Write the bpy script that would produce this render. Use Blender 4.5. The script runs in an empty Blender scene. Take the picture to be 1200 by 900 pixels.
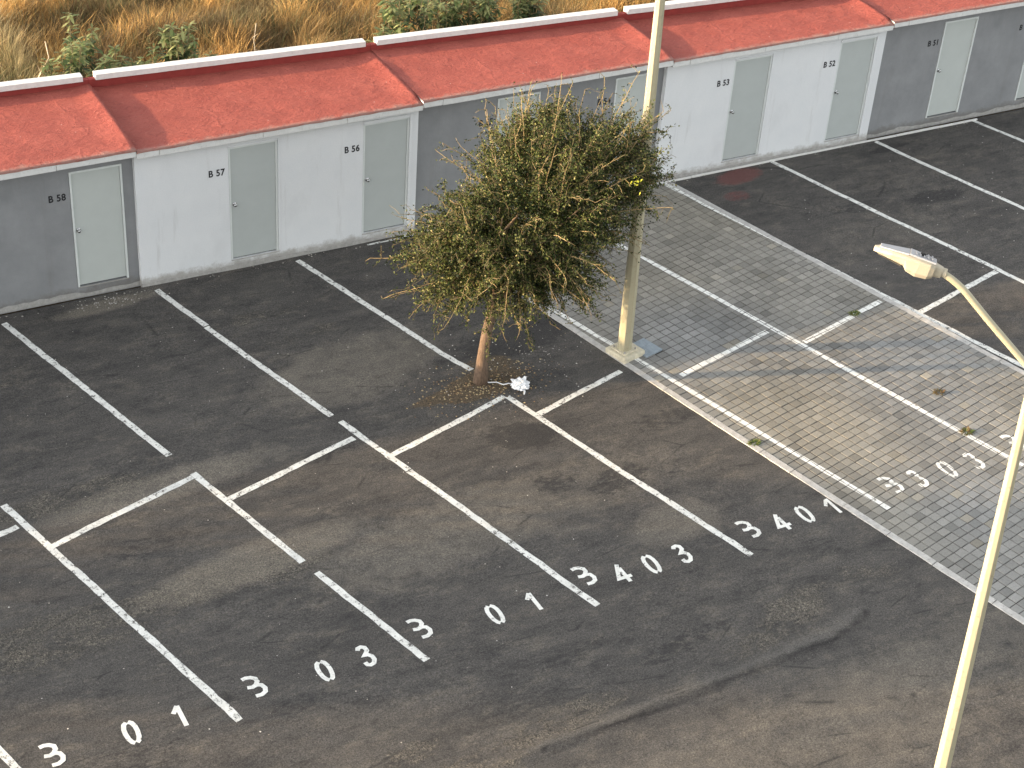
import bpy, bmesh, math, random
import numpy as np
from mathutils import Vector, Matrix
from mathutils import noise as mnoise
R = math.radians
random.seed(7); rng = np.random.default_rng(7)
S = bpy.context.scene
COL = S.collection

# ------------------------------------------------------------------ camera
cd = bpy.data.cameras.new('camera'); cam = bpy.data.objects.new('camera', cd); COL.objects.link(cam)
cr = Vector((0.8809886, -0.46892926, 0.06296381)); cu = Vector((0.2193606, 0.52272985, 0.82379271)); cf = Vector((0.41921357, 0.71194021, -0.56338364))
m = Matrix((cr, cu, -cf)).transposed().to_4x4(); m.translation = (-4.848, -24.297, 15.391)
cam.matrix_world = m
cd.sensor_width = 36; cd.lens = 36 * 2070.74 / 1200; cd.clip_end = 6000; cd.clip_start = .1
S.camera = cam
S.render.resolution_x = 1024; S.render.resolution_y = 768
# ------------------------------------------------------------------ light
SUN_EL = 9.0
sdir = Vector((-0.945, 0.327, 0)).normalized() * math.cos(R(SUN_EL)) + Vector((0, 0, math.sin(R(SUN_EL))))
w = bpy.data.worlds.new('World'); S.world = w; w.use_nodes = True
nt = w.node_tree; nt.nodes.clear()
sky = nt.nodes.new('ShaderNodeTexSky'); sky.sky_type = 'NISHITA'; sky.sun_disc = False
sky.sun_elevation = R(SUN_EL); sky.sun_rotation = math.atan2(sdir.x, sdir.y)
sky.air_density = 1.0; sky.dust_density = 2.0; sky.ozone_density = 1.0
hsv = nt.nodes.new('ShaderNodeHueSaturation'); hsv.inputs['Saturation'].default_value = .20
bgn = nt.nodes.new('ShaderNodeBackground'); bgn.inputs['Strength'].default_value = .15
wo = nt.nodes.new('ShaderNodeOutputWorld')
nt.links.new(sky.outputs[0], hsv.inputs['Color']); nt.links.new(hsv.outputs[0], bgn.inputs['Color']); nt.links.new(bgn.outputs[0], wo.inputs['Surface'])
sl = bpy.data.lights.new('sun', 'SUN'); sl.energy = 2.7; sl.angle = R(.6); sl.color = (1, .72, .42)
so = bpy.data.objects.new('sun', sl); COL.objects.link(so)
so.rotation_euler = sdir.to_track_quat('Z', 'Y').to_euler()
S.view_settings.view_transform = 'Standard'; S.view_settings.look = 'None'; S.view_settings.gamma = 1
S.view_settings.exposure = 2.15
S.view_settings.use_curve_mapping = False

# ------------------------------------------------------------------ node helpers
class N:
    def __init__(s, name):
        s.m = bpy.data.materials.new(name); s.m.use_nodes = True; s.t = s.m.node_tree; s.t.nodes.clear()
        s.out = s.t.nodes.new('ShaderNodeOutputMaterial'); s.b = s.t.nodes.new('ShaderNodeBsdfPrincipled')
        s.t.links.new(s.b.outputs[0], s.out.inputs[0]); s.co = s.t.nodes.new('ShaderNodeTexCoord').outputs['Object']
        s.b.inputs['Roughness'].default_value = .85; s.b.inputs['Specular IOR Level'].default_value = .25
    def put(s, i, v):
        if v is None: return
        if hasattr(v, 'is_output') or isinstance(v, bpy.types.NodeSocket): s.t.links.new(v, i)
        else:
            if isinstance(v, tuple) and len(v) == 3 and i.type == 'RGBA': v = (*v, 1)
            i.default_value = v
    def map(s, sc=(1, 1, 1), rot=(0, 0, 0), loc=(0, 0, 0), src=None):
        n = s.t.nodes.new('ShaderNodeMapping'); s.put(n.inputs[0], src or s.co)
        n.inputs['Scale'].default_value = sc; n.inputs['Rotation'].default_value = rot; n.inputs['Location'].default_value = loc
        return n.outputs[0]
    def noise(s, scale, detail=4, rough=.6, v=None, dist=0):
        n = s.t.nodes.new('ShaderNodeTexNoise'); s.put(n.inputs['Vector'], v or s.co)
        n.inputs['Scale'].default_value = scale; n.inputs['Detail'].default_value = detail
        n.inputs['Roughness'].default_value = rough; n.inputs['Distortion'].default_value = dist
        return n.outputs[0]
    def vor(s, scale, v=None, feat='F1', out=0, rnd=1):
        n = s.t.nodes.new('ShaderNodeTexVoronoi'); n.feature = feat; s.put(n.inputs['Vector'], v or s.co)
        n.inputs['Scale'].default_value = scale; n.inputs['Randomness'].default_value = rnd
        return n.outputs[out]
    def ramp(s, v, a, b, lo=0., hi=1.):
        n = s.t.nodes.new('ShaderNodeMapRange'); s.put(n.inputs[0], v)
        for k, x in zip((1, 2, 3, 4), (a, b, lo, hi)): n.inputs[k].default_value = x
        return n.outputs[0]
    def math(s, op, a, b=None, c=None):
        n = s.t.nodes.new('ShaderNodeMath'); n.operation = op; s.put(n.inputs[0], a); s.put(n.inputs[1], b)
        if c is not None: s.put(n.inputs[2], c)
        return n.outputs[0]
    def mix(s, f, a, b, mode='MIX'):
        n = s.t.nodes.new('ShaderNodeMix'); n.data_type = 'RGBA'; n.blend_type = mode
        s.put(n.inputs[0], f); s.put(n.inputs[6], a); s.put(n.inputs[7], b)
        return n.outputs[2]
    def scale(s, c, f):   # colour times a scalar
        n = s.t.nodes.new('ShaderNodeVectorMath'); n.operation = 'SCALE'; s.put(n.inputs[0], c); s.put(n.inputs[3], f)
        return n.outputs[0]
    def attr(s, name, k='Fac'):
        n = s.t.nodes.new('ShaderNodeAttribute'); n.attribute_name = name
        return n.outputs[k]
    def bump(s, h, st=.5, d=.01, prev=None):
        n = s.t.nodes.new('ShaderNodeBump'); n.inputs['Strength'].default_value = st; n.inputs['Distance'].default_value = d
        s.put(n.inputs['Height'], h); s.put(n.inputs['Normal'], prev)
        return n.outputs[0]
    def sep(s, ax):
        n = s.t.nodes.new('ShaderNodeSeparateXYZ'); s.put(n.inputs[0], s.co); return n.outputs[ax]
    def fin(s, col, bump=None, rough=None):
        s.put(s.b.inputs['Base Color'], col); s.put(s.b.inputs['Normal'], bump)
        if rough is not None: s.put(s.b.inputs['Roughness'], rough)
        return s.m
    def holes(s, fac):    # worn-through paint: fac 1 = gone
        tr = s.t.nodes.new('ShaderNodeBsdfTransparent'); mx = s.t.nodes.new('ShaderNodeMixShader')
        s.put(mx.inputs[0], fac); s.t.links.new(s.b.outputs[0], mx.inputs[1]); s.t.links.new(tr.outputs[0], mx.inputs[2])
        s.t.links.new(mx.outputs[0], s.out.inputs[0])

def M_asphalt():
    n = N('asphalt')
    rough, dust, dark, red, mulch = [n.attr(a) for a in ('rough', 'dust', 'dark', 'red', 'mulch')]
    grit = n.noise(60, 6, .85); grit2 = n.noise(32, 4, .7); med = n.noise(4, 5, .65)
    streak = n.noise(1, 5, .6, n.map((.55, 3.2, 1), (0, 0, R(3)))); big = n.noise(.7, 3, .5)
    c = n.mix(n.ramp(streak, .3, .7), (.041, .039, .037), (.070, .065, .060))
    c = n.mix(n.ramp(big, .35, .65, 0, .5), c, (.074, .069, .063)); mm = n.noise(2.1, 7, .78, n.map((.8, 1.7, 1), (0, 0, R(-4)), (3, 1, 0))); c = n.mix(n.ramp(mm, .52, .63, 0, .65), c, (.105, .094, .079)); c = n.mix(n.ramp(mm, .36, .47, .6, 0), c, (.024, .023, .023))
    c = n.mix(n.ramp(med, .56, .70, 0, .6), c, (.033, .032, .032))
    ms = n.noise(9, 6, .75, n.map((.6, 1.2, 1)))
    # worn patches with bare aggregate
    rn = n.noise(2.6, 7, .8, n.map((.7, 1.6, 1))); rf = n.ramp(n.math('ADD', n.math('ADD', n.math('MULTIPLY', rough, .8), n.math('MULTIPLY', n.math('SUBTRACT', rn, .5), 2.0)), n.math('MULTIPLY', n.math('SUBTRACT', ms, .5), 1.6)), .42, .75)
    agg = n.vor(52, n.mix(.03, n.co, n.t.nodes.new('ShaderNodeTexNoise').outputs[1]), 'F1')
    stone = n.mix(n.ramp(agg, .25, .6), n.mix(.5, n.scale(n.mix(n.ramp(n.noise(60, 2), .35, .65), (.05, .046, .04), (.20, .18, .14)), 1.0), (.11, .10, .085)), (.030, .028, .026))
    stone = n.mix(n.ramp(n.noise(22, 5, .85), .45, .66), stone, (.19, .168, .135)); c = n.mix(n.math('MULTIPLY', rf, .8), c, stone)
    df = n.ramp(n.math('ADD', dust, n.math('MULTIPLY', n.math('SUBTRACT', n.noise(3.5, 6, .7), .5), 1.2)), .2, .85)
    c = n.mix(n.math('MULTIPLY', df, .62), c, (.165, .145, .118))
    kf = n.ramp(n.math('ADD', dark, n.math('MULTIPLY', n.math('SUBTRACT', ms, .5), 1.5)), .45, .62)
    c = n.mix(n.math('MULTIPLY', kf, .7), c, (.026, .025, .025))
    c = n.mix(n.math('MULTIPLY', n.ramp(n.math('ADD', red, n.math('SUBTRACT', ms, .5)), .3, .6), .6), c, (.14, .05, .045))
    mf = n.ramp(n.math('ADD', mulch, n.math('MULTIPLY', n.math('SUBTRACT', ms, .5), .9)), .4, .6)
    c = n.mix(n.math('MULTIPLY', mf, .85), c, n.mix(n.ramp(n.noise(40, 5, .8), .35, .68), (.02, .017, .014), (.15, .11, .065)))
    c = n.mix(n.math('MULTIPLY', n.attr('ridge_light'), .55), c, (.105, .100, .092)); c = n.mix(n.math('MULTIPLY', n.attr('ridge_shade'), n.ramp(ms, .35, .55, .45, 1)), c, (.016, .015, .015))  # light on the ridge and its shadow line, mixed into the colour
    c = n.scale(c, n.ramp(grit, .34, .66, .35, 2.0)); c = n.scale(c, n.ramp(grit2, .3, .7, .70, 1.35))
    # fine wandering cracks
    cr1 = n.vor(1.0, n.map((.42, 1.25, 1), (0, 0, R(-6)), (0, .3, 0), src=n.mix(.16, n.co, n.t.nodes.new('ShaderNodeTexNoise').outputs[1])), 'DISTANCE_TO_EDGE')
    crk = n.math('MULTIPLY', n.ramp(cr1, .0, .012, 1, 0), n.ramp(n.noise(1.4, 4, .7), .50, .60))
    c = n.mix(n.math('MULTIPLY', crk, .65), c, (.018, .018, .018))
    # pale specks (bits of paint and grit)
    sp = n.math('MULTIPLY', n.ramp(n.vor(16, None), .055, .075, 1, 0), n.ramp(n.noise(1.3, 3), .50, .62))
    c = n.mix(n.math('MULTIPLY', sp, .8), c, (.38, .37, .34))
    hgt = n.math('ADD', n.math('MULTIPLY', grit, .6), n.math('MULTIPLY', n.math('MULTIPLY', rf, agg), 1.3))
    b = n.bump(hgt, .8, .010); b = n.bump(ms, .5, .02, b); b = n.bump(crk, -.3, .004, b)
    return n.fin(c, b, .86)

def M_stucco(name, base, var, mould=(.20, .185, .16)):
    n = N(name)
    a = n.noise(2.2, 5, .6); f = n.noise(70, 4, .7); z = n.sep(2)
    c = n.mix(n.ramp(a, .3, .7), base, var)
    c = n.mix(n.ramp(n.noise(1.2, 4, .7, n.map((1, 1, .5))), .55, .75, 0, .35), c, tuple(x * .78 for x in base))
    c = n.mix(n.ramp(n.noise(2.4, 5, .7, n.map((2.2, 1, .22))), .58, .72, 0, .22), c, mould)
    d = n.math('ADD', n.ramp(z, 0, .30, .42, -.36), n.math('SUBTRACT', n.noise(5, 6, .8), .38))
    c = n.mix(n.ramp(d, .05, .35, 0, .85), c, mould)
    c = n.scale(c, n.ramp(f, .3, .7, .93, 1.05))
    b = n.bump(f, .35, .006); b = n.bump(n.noise(9, 4), .3, .015, b)
    return n.fin(c, b, .9)

def M_roof():
    n = N('red_roof_coating')
    a = n.noise(2, 6, .7); l = n.noise(8, 6, .75, None, .15); f = n.noise(60, 4, .7)
    c = n.mix(n.ramp(a, .3, .7), (.285, .062, .046), (.385, .098, .072))
    c = n.mix(n.ramp(l, .54, .68, 0, .75), c, (.20, .040, .031)); c = n.mix(n.ramp(n.noise(26, 4, .8), .58, .68, 0, .5), c, (.16, .035, .028))
    c = n.mix(n.ramp(n.noise(14, 3, .6), .64, .72, 0, .6), c, (.48, .16, .12))
    sp = n.ramp(n.vor(5, None), .035, .05, 1, 0); c = n.mix(n.math('MULTIPLY', sp, n.ramp(n.noise(1, 2), .5, .55)), c, (.6, .5, .45))
    c = n.mix(n.ramp(n.math('ADD', n.ramp(n.sep(1), -.15, .1, .3, -.3), n.math('SUBTRACT', n.noise(6, 5, .7), .4)), .1, .4, 0, .6), c, (.36, .25, .21))
    # hairline repair seams
    ed = n.vor(1.3, n.map((1, .6, 1), (0, 0, .5), src=n.mix(.18, n.co, n.t.nodes.new('ShaderNodeTexNoise').outputs[1])), 'DISTANCE_TO_EDGE')
    se = n.ramp(ed, 0, .03, 1, 0)
    b = n.bump(f, .6, .012); b = n.bump(l, .85, .05, b); b = n.bump(n.noise(2.6, 6, .75, n.map((1, 2.2, 1), (0, 0, .9)), .3), .8, .08, b); b = n.bump(n.math('MULTIPLY', se, n.ramp(n.noise(2, 2), .46, .60)), .45, .014, b)
    return n.fin(c, b, .72)

def M_plain(name, col, rough=.6, var=.12, sc=9, bumpst=.15, spec=.3, metal=0, grime=None):
    n = N(name); a = n.noise(sc, 5, .65)
    c = n.scale(n.mix(0, col, col), n.ramp(a, .3, .7, 1 - var, 1 + var))
    if grime: c = n.mix(n.ramp(n.noise(sc * 2.3, 6, .8), .56, .68, 0, grime[1]), c, grime[0])
    n.b.inputs['Specular IOR Level'].default_value = spec; n.b.inputs['Metallic'].default_value = metal
    return n.fin(c, n.bump(n.noise(sc * 8, 3), bumpst, .004), rough)

def M_paint(name, thr=.66, col=(.74, .74, .70)):
    n = N(name); a = n.noise(11, 6, .8); f = n.noise(70, 3, .8)
    c = n.mix(n.ramp(n.noise(5, 5, .7), .4, .7, 0, .7), col, tuple(x * .66 for x in col))
    c = n.scale(c, n.ramp(f, .3, .7, .84, 1.1))
    n.fin(c, n.bump(f, .4, .006), .8)
    n.holes(n.ramp(n.math('ADD', n.math('MULTIPLY', a, .7), n.math('MULTIPLY', f, .3)), thr - .05, thr + .01))
    return n.m

def M_attr(name, attr, rough=.8, trans=0, bump=None):
    n = N(name); c = n.attr(attr, 'Color')
    c = n.scale(c, n.ramp(n.noise(45 if bump else 6, 4, .7), .3, .7, .84, 1.16))
    n.fin(c, n.bump(n.noise(70, 4, .75), bump, .006) if bump else None, rough)
    if trans:
        tl = n.t.nodes.new('ShaderNodeBsdfTranslucent'); n.put(tl.inputs[0], c); mx = n.t.nodes.new('ShaderNodeMixShader')
        mx.inputs[0].default_value = trans; n.t.links.new(n.b.outputs[0], mx.inputs[1]); n.t.links.new(tl.outputs[0], mx.inputs[2]); n.t.links.new(mx.outputs[0], n.out.inputs[0])
    return n.m

def M_bark():
    n = N('bark'); v = n.map((1, 1, .22)); a = n.noise(38, 6, .8, v)
    c = n.mix(n.ramp(a, .3, .7), (.07, .048, .034), (.24, .165, .115))
    return n.fin(c, n.bump(a, .9, .02), .9)
def M_ground():
    n = N('dry_earth'); c = n.mix(n.ramp(n.noise(.6, 6, .7), .3, .7), (.16, .10, .05), (.30, .21, .11))
    return n.fin(n.scale(c, n.ramp(n.noise(14, 5, .8), .3, .7, .6, 1.3)), n.bump(n.noise(20, 5), .6, .05), .95)

MAT = dict(asphalt=M_asphalt(), white=M_stucco('white_stucco', (.74, .75, .755), (.70, .715, .725), (.34, .32, .29)),
    grey=M_stucco('grey_stucco', (.235, .24, .245), (.29, .295, .30), (.18, .17, .16)), roof=M_roof(),
    coping=M_plain('white_coping', (.66, .65, .62), .8, .08, 12, .3, .2, 0, ((.45, .42, .38), .5)),
    eave=M_plain('white_eave', (.66, .66, .64), .8, .08, 10, .3, .2, 0, ((.36, .34, .31), .55)),
    redwall=M_plain('red_parapet', (.24, .036, .03), .8, .12, 9, .4),
    door=M_plain('door_paint', (.50, .53, .505), .45, .03, 3, .12), doorg=M_plain('door_paint_dark', (.455, .485, .47), .45, .03, 3, .12),  # door leaves in the white blocks get a slightly darker paint
    frame=M_plain('door_frame_paint', (.66, .69, .67), .45, .04, 6), black=M_plain('black_lettering', (.02, .02, .022), .6, .1),
    chrome=M_plain('steel_knob', (.5, .5, .5), .25, .05, 20, .05, .5, 1), dark=M_plain('dark_gap', (.02, .02, .02), .9, .1),
    concrete=M_plain('concrete', (.30, .29, .27), .9, .18, 14, .6, .2, 0, ((.12, .115, .11), .6)),
    kerb=M_plain('kerb_concrete', (.42, .41, .39), .9, .2, 9, .6, .2, 0, ((.16, .15, .14), .8)),
    plinth=M_plain('painted_plinth', (.55, .50, .38), .85, .2, 12, .6, .2, 0, ((.25, .22, .17), .8)),
    plate=M_plain('cover_plate', (.24, .28, .31), .7, .2, 14, .4, .3, 0, ((.40, .42, .42), .7)),
    paint=M_paint('road_paint', .578, (.74, .74, .70)), letters=M_paint('road_number_paint', .61, (.78, .78, .74)), pavepaint=M_paint('paver_paint', .61, (.82, .82, .78)),
    sand=M_plain('joint_sand', (.055, .05, .045), .95, .3, 30, .6), paver=M_attr('paver_concrete', 'tint', .85, 0, .5),
    pole=M_plain('pole_enamel', (.38, .345, .235), .5, .05, 5, .15, .35, 0, ((.20, .15, .09), .45)), lamp=M_plain('lamp_enamel', (.40, .355, .265), .45, .05, 8, .1, .35),
    lamptop=M_plain('lamp_top_grey', (.36, .36, .37), .5, .15, 8), glass=M_plain('lamp_lens', (.55, .55, .52), .15, .05),
    bark=M_bark(), leaf=M_attr('leaf', 'tint', .6, .3), grass=M_attr('straw', 'tint', .75, .25), stem=M_attr('twig', 'tint', .85),
    earth=M_ground(), litter=M_plain('white_plastic', (.78, .79, .80), .35, .08, 20, .3))

# ------------------------------------------------------------------ object helpers
def tag(o, label=None, cat=None, group=None, kind=None):
    for k, v in (('label', label), ('category', cat), ('group', group), ('kind', kind)):
        if v: o[k] = v
    return o
def empty(name, loc=(0, 0, 0), **k):
    o = bpy.data.objects.new(name, None); COL.objects.link(o); o.location = loc; o.empty_display_size = .3
    return tag(o, **k)
class MB:
    def __init__(s): s.v = []; s.f = []; s.c = []; s.mi = []
    def add(s, vs, fs, col=None, mi=0):
        b = len(s.v); s.v += [tuple(p) for p in vs]; s.f += [tuple(i + b for i in f) for f in fs]
        s.c += [col or (1, 1, 1)] * len(fs); s.mi += [mi] * len(fs)
    def box(s, x0, x1, y0, y1, z0, z1, col=None):
        v = [(x0, y0, z0), (x1, y0, z0), (x1, y1, z0), (x0, y1, z0), (x0, y0, z1), (x1, y0, z1), (x1, y1, z1), (x0, y1, z1)]
        s.add(v, [(3, 2, 1, 0), (4, 5, 6, 7), (0, 1, 5, 4), (1, 2, 6, 5), (2, 3, 7, 6), (3, 0, 4, 7)], col)
    def tube(s, pts, rad, n=6, col=None, cap=True, mi=0, rot=0):
        pts = [Vector(p) for p in pts]; vs = []; fs = []
        t0 = (pts[1] - pts[0]).normalized(); a = t0.orthogonal().normalized() if abs(t0.z) < .98 else Vector((1, 0, 0))
        for i, p in enumerate(pts):
            t = (pts[min(i + 1, len(pts) - 1)] - pts[max(i - 1, 0)]).normalized()
            a = (a - t * a.dot(t)).normalized(); b = t.cross(a)
            r_ = rad[i] if isinstance(rad, (list, tuple)) else rad
            for k in range(n):
                th = 2 * math.pi * (k + rot) / n; vs.append(p + (a * math.cos(th) + b * math.sin(th)) * r_)
        for i in range(len(pts) - 1):
            for k in range(n):
                k2 = (k + 1) % n; fs.append((i * n + k, i * n + k2, (i + 1) * n + k2, (i + 1) * n + k))
        if cap: fs.append(tuple(range(n))[::-1]); fs.append(tuple((len(pts) - 1) * n + k for k in range(n)))
        s.add(vs, fs, col, mi)
    def build(s, name, mats, parent=None, smooth=False, attr=False, bevel=0):
        me = bpy.data.meshes.new(name); me.from_pydata(s.v, [], s.f)
        for m_ in (mats if isinstance(mats, list) else [mats]): me.materials.append(m_)
        if any(s.mi): me.polygons.foreach_set('material_index', s.mi)
        if attr:
            a = me.attributes.new('tint', 'FLOAT_COLOR', 'FACE')
            arr = np.ones((len(s.f), 4), np.float32); arr[:, :3] = np.array(s.c); a.data.foreach_set('color', arr.ravel())
        if smooth: me.polygons.foreach_set('use_smooth', [True] * len(me.polygons))
        me.update(); o = bpy.data.objects.new(name, me); COL.objects.link(o)
        if parent: o.parent = parent
        if bevel:
            bv = o.modifiers.new('bevel', 'BEVEL'); bv.width = bevel; bv.segments = 2; bv.limit_method = 'ANGLE'; bv.angle_limit = R(40)
        return o

# ------------------------------------------------------------------ stall coordinates
CO, SI = math.cos(R(-74.096)), math.sin(R(-74.096))
nv = np.array([-SI, CO]); dv = np.array([CO, SI])
def P(off, al): return off * nv + al * dv
def at_y(off, y): return P(off, (y - off * nv[1]) / dv[1])
def kl(al): return 7.08 - .053 * (al - 2.5) if al < 9 else 6.7355 - .058 * (al - 9) * .75
def kr(al): return 11.99 - .034 * (al - 3)

# ------------------------------------------------------------------ ground
def noise2(x, y, s, seed=0): return mnoise.noise(Vector((x * s + seed * 17.3, y * s - seed * 9.1, seed * 3.7)))
RIDGE = [(-3, -11.9), (1.5, -11.95), (3.4, -11.75), (5.6, -11.68), (7.7, -11.58), (8.35, -11.38), (8.55, -11.0), (8.4, -10.6)]
def seg_d(px, py, ax, ay, bx, by):
    dx, dy = bx - ax, by - ay; t = np.clip(((px - ax) * dx + (py - ay) * dy) / (dx * dx + dy * dy), 0, 1)
    return np.hypot(px - ax - t * dx, py - ay - t * dy), (px - ax) * dy - (py - ay) * dx
def height(x, y):
    x = np.asarray(x, float); y = np.asarray(y, float)
    off = x * nv[0] + y * nv[1]; al = x * dv[0] + y * dv[1]
    left = np.clip((6.2 - off) / .6, 0, 1); right = np.clip((off - 12.6) / .6, 0, 1); k = np.maximum(left, right)
    h = .010 * np.sin(x * .9 + 1.3 * np.sin(y * .7)) * np.sin(y * 1.1 + .6) + .005 * np.sin(x * 2.7 + y * 1.9) * np.sin(y * 3.1 - x)
    best = np.full(x.shape, 9.)
    for a, b in zip(RIDGE[:-1], RIDGE[1:]):
        d, s = seg_d(x, y, *a, *b); sd = np.where(s > 0, d * .42, d); best = np.minimum(best, np.where(s > 0, d, d * 2.4))
    fade = np.clip((x + 2.5) / 6, .25, 1)
    h = h + .034 * np.exp(-(best / .10) ** 2) * fade * np.clip((8.1 - x) * 1.5, .12, 1)
    h = h + .07 * np.exp(-(((x - 6.2) / .75) ** 2 + ((y + 4.5) / .5) ** 2))
    return h * k
def hz(x, y): return float(height(np.array([x]), np.array([y]))[0])

def ell(X, Y, items):
    A = np.zeros_like(X)
    for (x, y, rx, ry, ang, v) in items:
        c, s = math.cos(R(ang)), math.sin(R(ang)); u = ((X - x) * c + (Y - y) * s) / rx; q = (-(X - x) * s + (Y - y) * c) / ry
        A = np.maximum(A, v * np.clip(1.35 - (u * u + q * q) * .75, 0, 1))
    return A
def ridge_side(X, Y):
    best = np.full(X.shape, 9.)
    for a, b in zip(RIDGE[2:-3], RIDGE[3:-2]):
        d, s_ = seg_d(X, Y, *a, *b); best = np.where(d < np.abs(best), np.where(s_ > 0, d, -d), best)
    return best
def make_asphalt():
    xs = np.concatenate([[-70, -50, -35, -25, -16, -10, -7], np.arange(-5, 21, .07), [23, 28, 36, 50, 70]])
    ys = np.concatenate([[-90, -60, -45, -30, -24, -20], np.arange(-17.4, -.02, .07), [0.0]])
    X, Y = np.meshgrid(xs, ys); Z = height(X, Y); n, m_ = X.shape
    me = bpy.data.meshes.new('parking_lot')
    idx = np.arange(n * m_).reshape(n, m_)
    F = np.stack([idx[:-1, :-1], idx[:-1, 1:], idx[1:, 1:], idx[1:, :-1]], -1).reshape(-1, 4)
    V = np.stack([X, Y, Z], -1).reshape(-1, 3)
    me.from_pydata(V.tolist(), [], F.tolist()); me.materials.append(MAT['asphalt'])
    AT = dict(
      rough=ell(X, Y, [(-.4, -4.95, 1.5, .30, 3, .75), (-1.4, -7.6, 1.5, .55, 4, .75), (.9, -7.35, 1.6, .33, 6, .8), (1.8, -7.45, .7, .28, 5, .9), (3.6, -1.55, 1.1, .16, 4, .6),
        (4.2, -2.3, .9, .18, 5, .6), (3.9, -11.45, 1.0, .22, 5, .75), (2.2, -11.75, 1.0, .3, 0, .7), (7.6, -10.95, .65, .32, 20, .85), (6.8, -11.3, .6, .2, 10, .7), (9.0, -10.75, .5, .2, -20, .7),
        (1.4, -12.8, 1.4, .5, 10, .5), (10.2, -13, 1.5, .6, 10, .4), (1.9, -11.2, .5, .2, 0, .6), (-2.5, -11, .8, .4, 0, .6), (-.9, -1.9, .8, .22, 3, .65), (5.0, -7.1, .35, .2, 0, .55), (3.2, -9.9, .4, .12, 10, .4)]),
      dust=ell(X, Y, [(4.5, -3.5, 1.6, .8, 10, .6), (.9, -5.2, 1.7, .3, 5, .75), (1.5, -7.2, 1.6, .35, 6, .8), (4.0, -7.7, 2.0, .7, 8, .55), (7.1, -8.8, .8, .4, 5, .6), (6.0, -7.6, 2, .7, 5, .35), (5, -13.5, 4, 1.2, 5, .45),
        (11, -12.6, 3, 1.2, 5, .4), (7.5, -12.9, 2.2, .8, 10, .5), (15.0, -3.2, 2, .7, 10, .3), (17, -1.4, 2, .5, 5, .25), (1.6, -.33, .8, .16, 5, 1.0), (13.5, -6.4, .8, .3, 0, .3)]),
      dark=ell(X, Y, [(7.3, -3.7, 1.1, .5, 10, .75), (6.1, -6.1, .6, .35, -15, .75), (6.9, -7.6, .6, .3, 15, .6), (6.0, -7.3, .4, .3, 0, .55), (3.2, -5.4, .5, .15, 5, .55), (4.5, -10.5, .8, .2, 10, .5), (1.0, -9.9, .6, .2, 0, .5),
        (5.9, -10.9, .9, .2, 10, .55), (17.0, -2.4, .7, .25, 0, .7), (15.3, -2.2, .8, .2, 0, .55), (17.4, -.45, .6, .12, 5, .7), (8.3, -6.6, .7, .3, 0, .5), (-1.2, -10, .9, .4, 10, .5), (.3, -6.3, .9, .3, 5, .5)]),
      red=ell(X, Y, [(13.9, -.35, .55, .25, 10, .7), (13.4, -1.0, .3, .2, 0, .5), (16.4, -6.1, .5, .3, 0, .4)]),
      mulch=ell(X, Y, [(6.15, -4.72, .72, .30, 8, 1), (5.5, -4.75, .6, .15, 5, .75), (6.5, -4.3, .5, .3, 0, .6)]))
    sm = ridge_side(X, Y); wob = .5 + .5 * np.sin(X * 3.1) * np.sin(X * 1.3 + 2)
    AT['ridge_shade'] = np.exp(-((sm - .085) / .05) ** 2) * (.55 + .45 * wob); AT['ridge_light'] = np.exp(-((sm + .03) / .09) ** 2) * (.6 + .4 * wob)  # painted shadow line below the ridge, painted light along its crest
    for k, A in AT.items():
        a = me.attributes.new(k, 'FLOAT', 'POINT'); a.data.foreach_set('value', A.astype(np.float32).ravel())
    me.polygons.foreach_set('use_smooth', [True] * len(me.polygons)); me.update()
    o = bpy.data.objects.new('parking_lot', me); COL.objects.link(o); return tag(o, kind='structure')
g = MB(); g.add([(-3000, -3000, -.08), (3000, -3000, -.08), (3000, 3000, -.08), (-3000, 3000, -.08)], [(0, 1, 2, 3)])
tag(g.build('ground', MAT['earth']), kind='structure')
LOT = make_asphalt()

# ---- painted stripes and numbers on the asphalt
def ribbon(pts, w, zf, closed=False, sub=.12, jag=.0, seed=0):
    """flat ribbon of width w along 2-D points with mitred joints, following zf"""
    q = []
    pts = [np.array(p, float) for p in pts]
    if closed: pts = pts + [pts[0]]
    for a, b in zip(pts[:-1], pts[1:]):
        k = max(1, int(np.linalg.norm(b - a) / sub)); q += [a + (b - a) * i / k for i in range(k)]
    if not closed: q.append(pts[-1])
    n = len(q); L = []; Rr = []
    for i in range(n):
        if closed: t1 = q[i] - q[i - 1]; t2 = q[(i + 1) % n] - q[i]
        else: t1 = q[i] - q[max(i - 1, 0)] if i else q[1] - q[0]; t2 = q[i + 1] - q[i] if i < n - 1 else t1
        t1 = t1 / np.linalg.norm(t1); t2 = t2 / np.linalg.norm(t2); a = np.array([-t1[1], t1[0]]); b = np.array([-t2[1], t2[0]]); mm = a + b
        mm = mm / max(np.linalg.norm(mm), .2); c = max(.45, float(mm @ a)); ww = w / 2 / c
        j1, j2 = (jag * noise2(*q[i], 6, seed), jag * noise2(*q[i], 6, seed + 1)) if jag else (0, 0)
        L.append(q[i] + mm * (ww + j1)); Rr.append(q[i] - mm * (ww + j2))
    vs = [(p[0], p[1], zf(p[0], p[1])) for p in L] + [(p[0], p[1], zf(p[0], p[1])) for p in Rr]
    rngi = range(n) if closed else range(n - 1)
    return vs, [(n + i, n + (i + 1) % n, (i + 1) % n, i) for i in rngi]
zl = lambda x, y: hz(x, y) + .0028
zn = lambda x, y: hz(x, y) + .0030
zc = lambda x, y: hz(x, y) + .0036
def stripe(parent, name, a, b, w=.10, zf=zl, mat='paint', jag=.014):
    g = MB(); v, f = ribbon([a, b], w, zf, jag=jag, seed=int(abs(a[0] * 7)) % 9); g.add(v, f); return g.build(name, MAT[mat], parent)
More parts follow.
